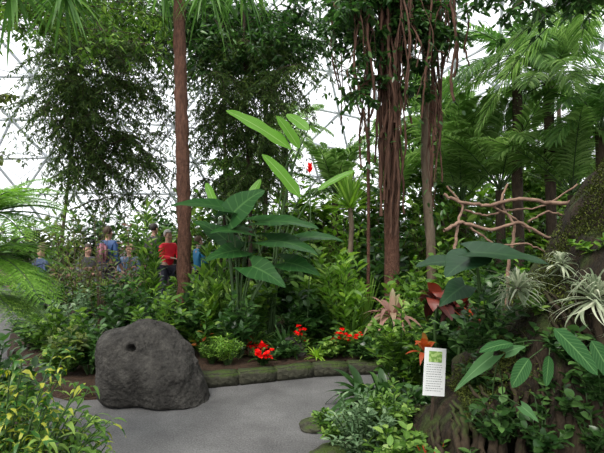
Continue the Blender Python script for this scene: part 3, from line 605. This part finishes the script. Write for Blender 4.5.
rosette(ST,'slender upright strap leaf clump',"lily",Gd(312,6.8,.12),40,1.25,.05,55,88,.35,'mid')
rosette(ST,'spiky clump of narrow sword leaves',"lily",Gd(365,7.0,.12),50,1.2,.04,45,88,.25,'light')
rosette(ST,'arching narrow-leaf clump under the elephant ears',"lily",Gd(250,6.0,.12),44,.85,.035,35,88,.5,'mid')
rosette(ST,'dark glossy strap-leaf clump beside the bromeliads',"lily",Gd(285,5.95,.12),36,.6,.05,30,88,.5,'dark')
G1='red bromeliads along the curb'
for px,d,lab in [(262,5.6,'bromeliad with vivid red flower head by the curb'),(250,5.8,'bromeliad with pink edged leaves and red head'),(300,6.0,'bromeliad with small red flower head'),(345,5.9,'bromeliad with red flower head'),(338,6.1,'bromeliad with red flower head')]:
    rosette('bromeliad',lab,'bromeliad',Gd(px,d,.12),22,.28,.04,15,75,.5,'mid' if px!=250 else 'pink',flower=(.14,.11,'red',26),group=G1)
sh('begonia','low plant with masses of red flowers',263,5.42,.19,.13,12,6,.07,.04,'dark',cat='flower',shape='oval',flower=(10,.05,'red'),den=1)
sh('begonia','leafy plant dotted with red flowers',345,5.85,.42,.26,18,10,.09,.05,'mid',cat='flower',shape='oval',flower=(10,.042,'red'),den=1)
sh('begonia','low red-flowered plant by the rock',300,5.85,.38,.12,12,8,.08,.04,'mid',cat='flower',shape='oval',flower=(6,.045,'red'),den=1)
sh('begonia','red-flowered plant among dark leaves',433,4.8,.55,.2,12,8,.1,.05,'dark',z=.1,cat='flower',shape='oval',flower=(4,.06,'red'))
rosette('lime_bromeliad','small lime green star-shaped plant by the curb',"bromeliad",Gd(317,5.72,.12),42,.24,.03,15,80,.35,'lime')
sh('ground_cover','low round-leafed green plant by the curb',330,5.75,.22,.18,16,8,.08,.06,'mid',shape='oval',cat='ground cover')
sh('ground_cover','low dark green plant in the bed',285,5.75,.22,.22,16,8,.1,.05,'dark',shape='oval',cat='ground cover')
sh('ground_cover','small leafy plant spilling over the curb',365,5.6,.26,.2,18,8,.1,.05,'dark',shape='oval',cat='ground cover')
a=MB(); K=6000
xs=R.uniform(-3.9,5,K); ys=R.uniform(6.0,10.6,K); leaves(a,np.stack([xs,ys,np.full(K,.13)],-1),rdir(K,.2,1.5),UP,R.uniform(.1,.35,K),R.uniform(.03,.09,K),.4,.2,'lance',3)
o=a.obj('ground_cover_leaves','dark',(0,7,.12)); o.location=(0,7,.12); setp(o,'low carpet of mixed green leaves covering the bed','ground cover',kind='stuff')

# ---------------- right bed ----------------
CO='cordyline'
rosette(CO,'cordyline with broad burgundy leaves',CO,Gd(437,4.3,.1),22,.42,.14,15,80,.6,'purple',shape='oval',stalk=.85,trunk=.015)
rosette(CO,'cordyline with dark glossy red-brown leaves',CO,Gd(460,4.2,.1),20,.4,.13,15,80,.6,'purple',shape='oval',stalk=.8,trunk=.015)
rosette(CO,'cordyline with pink and green leaves',CO,Gd(392,4.9,.1),28,.45,.07,15,85,.5,'pink',shape='lance',stalk=.65,trunk=.015)
rosette(CO,'low cordyline with orange-red leaves near the sign',CO,Gd(425,4.0,.1),14,.3,.06,20,85,.5,'orange',shape='lance',stalk=.5,trunk=.012)
rosette(CO,'dark purple-leaved cordyline against the stump',CO,Gd(480,3.6,.1),20,.34,.11,20,85,.6,'purple',shape='oval',stalk=.75,trunk=.012)
PL='peace_lily'
rosette(PL,'dark green clump with drooping lance leaves',"peace lily",Gd(365,4.3,.1),40,.6,.085,15,85,.6,'dark',shape='lance')
rosette(PL,'arching dark leaves spilling over the path edge',"peace lily",Gd(385,4.0,.1),46,.65,.09,20,88,.6,'dark',shape='lance')
rosette(PL,'glossy green lance-leaf clump',"peace lily",Gd(440,3.9,.1),34,.6,.09,25,88,.55,'dark',shape='lance')
rosette(PL,'tall dark lance-leaf clump by the stump',"peace lily",Gd(475,3.9,.1),38,.7,.12,30,88,.55,'dark',shape='lance')
rosette(PL,'leafy clump with long arching blades',"peace lily",Gd(420,4.6,.1),40,.9,.07,35,88,.55,'mid',shape='lance')
rosette(PL,'shaded glossy leaf clump against the stump foot',"peace lily",Gd(455,3.1,.1),38,.55,.09,25,88,.6,'dark',shape='lance')
sh(LS,'leafy green shrub beside the sign',400,4.5,.9,.3,16,14,.16,.05,'mid',z=.1)
sh(LS,'dark shrub between the cordylines',450,4.6,1.0,.35,18,15,.18,.07,'dark',z=.1)
sh('grey_leaf_shrub','low shrub with small grey-green leaves at the path edge',362,3.15,.5,.24,30,20,.075,.018,'grey',z=.1,den=1.3)
sh('grey_leaf_shrub','small-leafed green shrub at the path edge',385,3.4,.45,.22,24,18,.08,.02,'mid',z=.1)
sh('grey_leaf_shrub','small sprawling grey-green plant over the edging rocks',338,3.45,.28,.2,18,16,.07,.02,'mid',z=.1)
sh(LS,'low plant with small oval leaves and red stems',440,2.7,.3,.25,22,12,.07,.04,'mid',z=.1,shape='oval',smat='redleaf')
sh(LS,'low leafy plant at the foot of the stump',400,2.95,.3,.22,22,12,.09,.035,'mid',z=.1)
sh(LS,'shaded plant at the base of the sign',425,3.5,.4,.22,20,12,.1,.035,'dark',z=.1)
sh(LS,'small leafed dark plant under the stump',475,2.5,.35,.28,26,12,.09,.04,'dark',z=.1)
sh(LS,'dark trailing plant along the stump base',530,2.35,.35,.3,26,12,.1,.045,'dark',z=.1)
HX=[.55,.8,1.1,1.35,1.7,1.95,2.5,3.4]; HZ=[.1,.32,.66,.95,1.43,1.87,2.65,3.5]
def stump():
    a=MB(); nx,nt_=150,70
    X=np.linspace(.55,3.4,nx); V=np.zeros((nx,nt_,3))
    for i,x in enumerate(X):
        h=np.interp(x,HX,HZ); r=np.interp(x,[.55,1.2,2,3.4],[.25,.5,.65,.8])
        for j in range(nt_):
            th=math.pi*j/(nt_-1); flute=.26*abs(noise.noise(Vector((x*4.5,0,j*.025))))+.1*noise.noise(Vector((x*13,1,j*.06)))+.05*noise.noise(Vector((x*3,th*3,7)))-.06
            y=3.15-(r+flute*2)*math.cos(th); z=(h+flute*.4)*max(0,math.sin(th))**.62
            V[i,j]=(x+.06*noise.noise(Vector((x*4,th*4,2)))-.12*(1-math.sin(th)),y,z)
    i,j=np.meshgrid(np.arange(nx-1),np.arange(nt_-1),indexing='ij'); q=np.stack([i*nt_+j,(i+1)*nt_+j,(i+1)*nt_+j+1,i*nt_+j+1],-1)
    a.add(V.reshape(-1,3),q.reshape(-1,4))
    b=MB()
    for k in range(46):
        x=R.uniform(.85,2.3); h=np.interp(x,HX,HZ); r=np.interp(x,[.55,1.2,2,3.4],[.25,.5,.65,.8])
        ths=np.linspace(.02,1.3,24); rr=R.uniform(.006,.028)
        p=np.stack([x+np.cumsum(R.randn(24)*.01)-.1*(1-np.sin(ths)),3.15-(r+.1)*np.cos(ths),(h+.0)*np.sin(ths)**.62],-1)
        tube(b,p,np.linspace(rr*1.4,rr*.4,24),8,.12)
    c=MB(); K=18000; xs=R.uniform(1.0,2.7,K); th=np.clip(R.randn(K)*.3+1.45,.5,2.2); hh=np.interp(xs,HX,HZ); rr=np.interp(xs,[.55,1.2,2,3.4],[.25,.5,.65,.8])
    P=np.stack([xs-.1*(1-np.sin(th)),3.15-(rr+.09)*np.cos(th),(hh+.02)*np.sin(th)**.62],-1)
    leaves(c,P,rdir(K,.3,1.6),UP,R.uniform(.015,.04,K),.01,.2,.1,'lance',2)
    return thing('tree_stump','massive mossy leaning tree stump with fluted bark','tree stump',(1.6,3.1,.05),[('trunk',a,'stump'),('roots',b,'stroot'),('moss',c,'moss')])
stump()
def ysf(x,z):
    h=np.interp(x,HX,HZ); r=np.interp(x,[.55,1.2,2,3.4],[.25,.5,.65,.8])
    s=min(1,(z/h))**(1/.62); return 3.15-(r)*math.sqrt(max(0,1-s*s))-.14
def onst(px,py):
    d=2.6
    for _ in range(8):
        p=W(px,py,d); d=.5*d+.5*ysf(p[0],max(.05,p[2]))
    return W(px,py,d)
for (px,py,L,nn_,lab) in [(513,288,.25,120,'silvery curling air plant perched on the stump'),(588,298,.33,150,'large silvery air plant with curling leaves on the stump'),(556,264,.15,60,'small silvery air plant on the stump')]:
    rosette('air_plant',lab,'air plant',onst(px,py)-[0,.06,0],nn_,L,.015,-30,88,.35,'till',fold=.4,seg=10,curl=.5)
bigplant('anthurium_plant','anthurium with large glossy dark green leaves','anthurium',onst(478,292),[
 (W(470,252,2.75),W(550,264,2.6),.36,(0,-.22,1)),(W(474,256,2.75),W(446,276,2.6),.22,(0,-.35,1)),(W(455,262,3.1),W(415,266,3.0),.2,(0,-.3,1)),(W(465,285,2.9),W(440,305,2.8),.14,(0,-.7,.8))],'anth',lobe=.15,sr=.007,droop=.15)
bigplant('calathea_plant','calathea with patterned light-veined oval leaves on the stump','calathea',onst(545,345),[
 (W(553,328,2.35),W(592,370,2.25),.11,(.2,-1,.6)),(W(528,358,2.35),W(512,384,2.3),.08,(0,-1,.4)),(W(512,343,2.4),W(478,351,2.3),.06,(0,-.6,.9)),(W(548,355,2.35),W(545,382,2.3),.06,(.2,-1,.3)),(W(590,340,2.35),W(612,380,2.3),.1,(0,-1,.5))],'cal',shape='oval',lobe=0,sr=.004,cols=5)
bigplant('arrowhead_vine','arrowhead vine with pointed leaves climbing the stump','arrowhead vine',onst(495,400),[
 (W(492,355,2.4),W(456,388,2.35),.06,(0,-1,.6)),(W(505,352,2.4),W(526,345,2.4),.05,(0,-1,.6)),(W(520,405,2.35),W(536,420,2.3),.05,(.2,-1,.5))],'arrow',lobe=.2,sr=.004,cols=5)
for (px,py,h,lab,mt) in [(540,435,.3,'small leafy vine trailing over the stump foot','dark'),(590,435,.35,'leafy dark creeper on the stump base','dark'),(500,425,.3,'round-leafed creeper at the base of the stump','dark'),(470,335,.3,'shaded leafy plant against the stump','dark'),(545,300,.16,'small green plant growing on the stump','mid'),(490,320,.3,'dark glossy plant rooted on the stump','dark'),(525,345,.22,'dark leafy climber on the stump bark','dark'),(570,345,.2,'shaded creeper below the air plants','dark'),(600,385,.25,'leafy dark climber among the stump roots','dark'),(480,380,.28,'dark oval-leafed creeper near the sign','dark'),(560,395,.22,'small dark leafy climber hugging the roots','dark'),(600,240,.14,'tiny green seedlings sprouting on the mossy bark','mid')]:
    q=onst(px,py); shrub('stump_creeper',lab,'vine',q-[0,0,.1],h,.2,15,11,.085,.045,mt,bare=.1,shape='oval')
rosette('bromeliad','orange-red leafed bromeliad beside the stump',"bromeliad",Gd(474,3.9,.1),14,.26,.05,25,80,.3,'orange',stalk=.7,trunk=.012)
a=MB()
def brn(pts,r0,r1):
    P=np.array([W(*p) for p in pts]); t=np.linspace(0,len(P)-1,len(P)*6); Q=np.stack([np.interp(t,range(len(P)),P[:,i]) for i in range(3)],-1)
    for _ in range(2): Q[1:-1]=(Q[:-2]+Q[1:-1]*2+Q[2:])/4
    Q[1:-1]+=R.randn(len(Q)-2,3)*.005; tube(a,Q,np.linspace(r0,r1,len(Q)),8,.1)
brn([(444,194,4.7),(462,203,4.7),(490,206,4.7),(525,198,4.6),(560,205,4.6),(612,192,4.6)],.015,.021)
brn([(444,230,4.6),(462,221,4.7),(490,231,4.7),(520,221,4.6),(548,239,4.6),(612,234,4.7)],.019,.014)
brn([(455,250,4.6),(457,225,4.7),(464,206,4.8),(447,186,4.8)],.016,.009)
brn([(505,330,4.7),(508,260,4.7),(516,228,4.7),(500,203,4.7),(508,184,4.7)],.02,.01)
brn([(575,260,4.6),(560,228,4.6),(576,200,4.6),(592,176,4.6)],.018,.01)
brn([(528,222,4.6),(548,211,4.6),(570,216,4.6),(600,206,4.6)],.012,.008); brn([(470,227,4.7),(495,246,4.7),(525,243,4.6),(548,252,4.6)],.012,.008)
brn([(490,205,4.7),(512,216,4.7),(530,232,4.7)],.012,.008); brn([(465,210,4.7),(485,216,4.75),(510,210,4.7),(545,207,4.7),(578,184,4.6)],.011,.008)
thing('branch_perch','tangle of bare curved driftwood branches used as a perch','branch',Gd(508,4.7,.1),[('branches',a,'drift')])
def sign():
    base=Gd(429,3.1,.1); e=bpy.data.objects.new('plant_sign',None); COL.objects.link(e); e.location=base; setp(e,'small white information sign with green picture and text on a stake','sign')
    def q(name,x0,x1,z0,z1,y,mat,thick=.006):
        vv=[(x,yy,z) for x in(x0,x1) for yy in(y,y+thick) for z in(z0,z1)]
        o=mesh_obj(name,vv,[(0,1,3,2),(4,6,7,5),(0,4,5,1),(2,3,7,6),(0,2,6,4),(1,5,7,3)],mat); o.parent=e; return o
    z=1.6-(397-235)/F*3.1-.1; w=.155; h=.31
    q('board',-w/2,w/2,z,z+h,-.003,'white'); q('picture',-w/2+.03,w/2-.03,z+h*.7,z+h*.93,-.005,'pic',.002)
    vs=[];fs=[]
    for r in range(12):
        x=-w/2+.016
        zz=z+h*.64-r*.0152
        while x<w/2-.03:
            l=R.uniform(.006,.018); k=len(vs); vs+=[(x,-.0045,zz),(x+l,-.0045,zz),(x+l,-.0045,zz+.003),(x,-.0045,zz+.003)]; fs.append((k,k+1,k+2,k+3)); x+=l+.004
    t=mesh_obj('printed_text',vs,fs,'ink'); t.parent=e
    q('stake',-.008,.008,-.1,z+.05,.004,'barkd',.01)
    e.rotation_euler=(-.12,.12,.2)
sign()
# ---------------- left front ----------------
def treefern(label,base,nf,L,azlist,els,droop,npin,pl,mat='fern'):
    a,b=MB(),MB(); base=np.asarray(base,float)
    for i in range(nf):
        az=azlist[i]; el=math.radians(els[i]); d=np.array([math.cos(az)*math.cos(el),math.sin(az)*math.cos(el),math.sin(el)]); Li=L*R.uniform(.75,1.1)
        def P(u): u=np.asarray(u)[...,None]; return base+d*Li*(u-.3*droop*u**2)-UP*droop*Li*u**2
        tube(b,P(np.linspace(0,1,9)),np.linspace(.006,.0015,9),5)
        u=np.linspace(.12,.98,npin); p=P(u); t=nrm(P(u+.01)-P(u-.01)); s=nrm(np.cross(t,UP)); nn=np.cross(s,t)
        for sg in(1,-1):
            dd=nrm(t*.5+sg*s+nn*.15+R.randn(npin,3)*.06); ln=pl*np.sin(np.pi*(u*.8+.15))**.7
            m=12; v=np.linspace(.08,1,m)
            pp=p[:,None]+dd[:,None]*ln[:,None,None]*v[None,:,None]-UP*(.3*ln[:,None]*v[None]**2)[...,None]
            s2=nrm(np.cross(dd,nn))
            for g2 in(1,-1):
                l2=(ln[:,None]*.18*(1.05-v[None])**.6).ravel(); dr=np.repeat(nrm(dd*.6+g2*s2),m,0)
                leaves(a,pp.reshape(-1,3),dr,np.repeat(nn,m,0),l2,l2*.42+.002,.15,.1,'lance',2)
    thing('tree_fern',label,'fern',base,[('fronds',a,mat),('leaf_stalks',b,'stem')])
def fr(n_,lo,hi): return list(np.linspace(lo,hi,n_)+R.randn(n_)*.1)
def els(n_,lo,hi): return list(R.uniform(lo,hi,n_))
treefern('tree fern with lacy light green arching fronds',W(-18,215,3.0),14,.7,fr(14,-1.2,1.3),els(14,5,65),.35,18,.19)
treefern('fern with pale lacy drooping fronds',W(-12,255,2.9),12,.52,fr(12,-1.3,1.2),els(12,-15,50),.4,16,.17)
treefern('dark green fern below the tree fern',W(-18,295,3.3),12,.58,fr(12,-1.3,1.2),els(12,-5,50),.4,16,.18,'mid')
V1='variegated_shrub'
shrub(V1,'shrub with yellow-speckled narrow leaves at the path edge','croton',Gd(8,2.45,.08),.9,.42,32,20,.16,.03,'yel',up=.5,bare=.15,lean=(.08,.1),droop=.6)
shrub('leafy_shrub','green leafy shrub mixed with the variegated shrub','shrub',Gd(30,2.6,.08),.78,.45,48,20,.16,.032,'mid',up=.5,bare=.15,droop=.6)
shrub(V1,'low yellow and green variegated shrub','croton',Gd(68,2.6,.08),.48,.3,16,13,.14,.028,'yel',up=.4,bare=.2,droop=.5)
BP='broad_leaf_plant'
rosette(BP,'dark green plant with broad glossy lance leaves',"foliage plant",Gd(60,2.5,.08),34,.42,.07,15,80,.6,'dark',shape='lance')
rosette(BP,'dark glossy foliage clump at the path edge',"foliage plant",Gd(15,2.9,.08),38,.6,.08,25,85,.55,'dark',shape='lance')
rosette(BP,'low dark leafy clump under the variegated shrub',"foliage plant",Gd(88,2.6,.08),30,.32,.06,15,80,.6,'mid',shape='lance')
sh(LS,'shaded dark shrub below the ferns',-10,3.4,.75,.38,24,14,.14,.05,'dark',z=.08)
# ---------------- light & camera ----------------
w=bpy.data.worlds.new('World'); SC.world=w; w.use_nodes=True; nt=w.node_tree; bg=nt.nodes['Background']; bg.inputs[0].default_value=(.95,.975,1,1); bg.inputs[1].default_value=1.8
sl=bpy.data.lights.new('sun','SUN'); sl.energy=4.2; sl.angle=.4; sl.color=(1,.96,.88); so=bpy.data.objects.new('sun_light',sl); COL.objects.link(so); so.rotation_euler=(math.radians(30),math.radians(-20),0)
cam=bpy.data.cameras.new('camera'); cam.sensor_width=36; cam.lens=36*F/604; co=bpy.data.objects.new('camera',cam); COL.objects.link(co)
co.location=(0,0,1.6); co.rotation_euler=(math.radians(90+1.03),0,0); cam.clip_start=.05; SC.camera=co
SC.view_settings.view_transform='Standard'
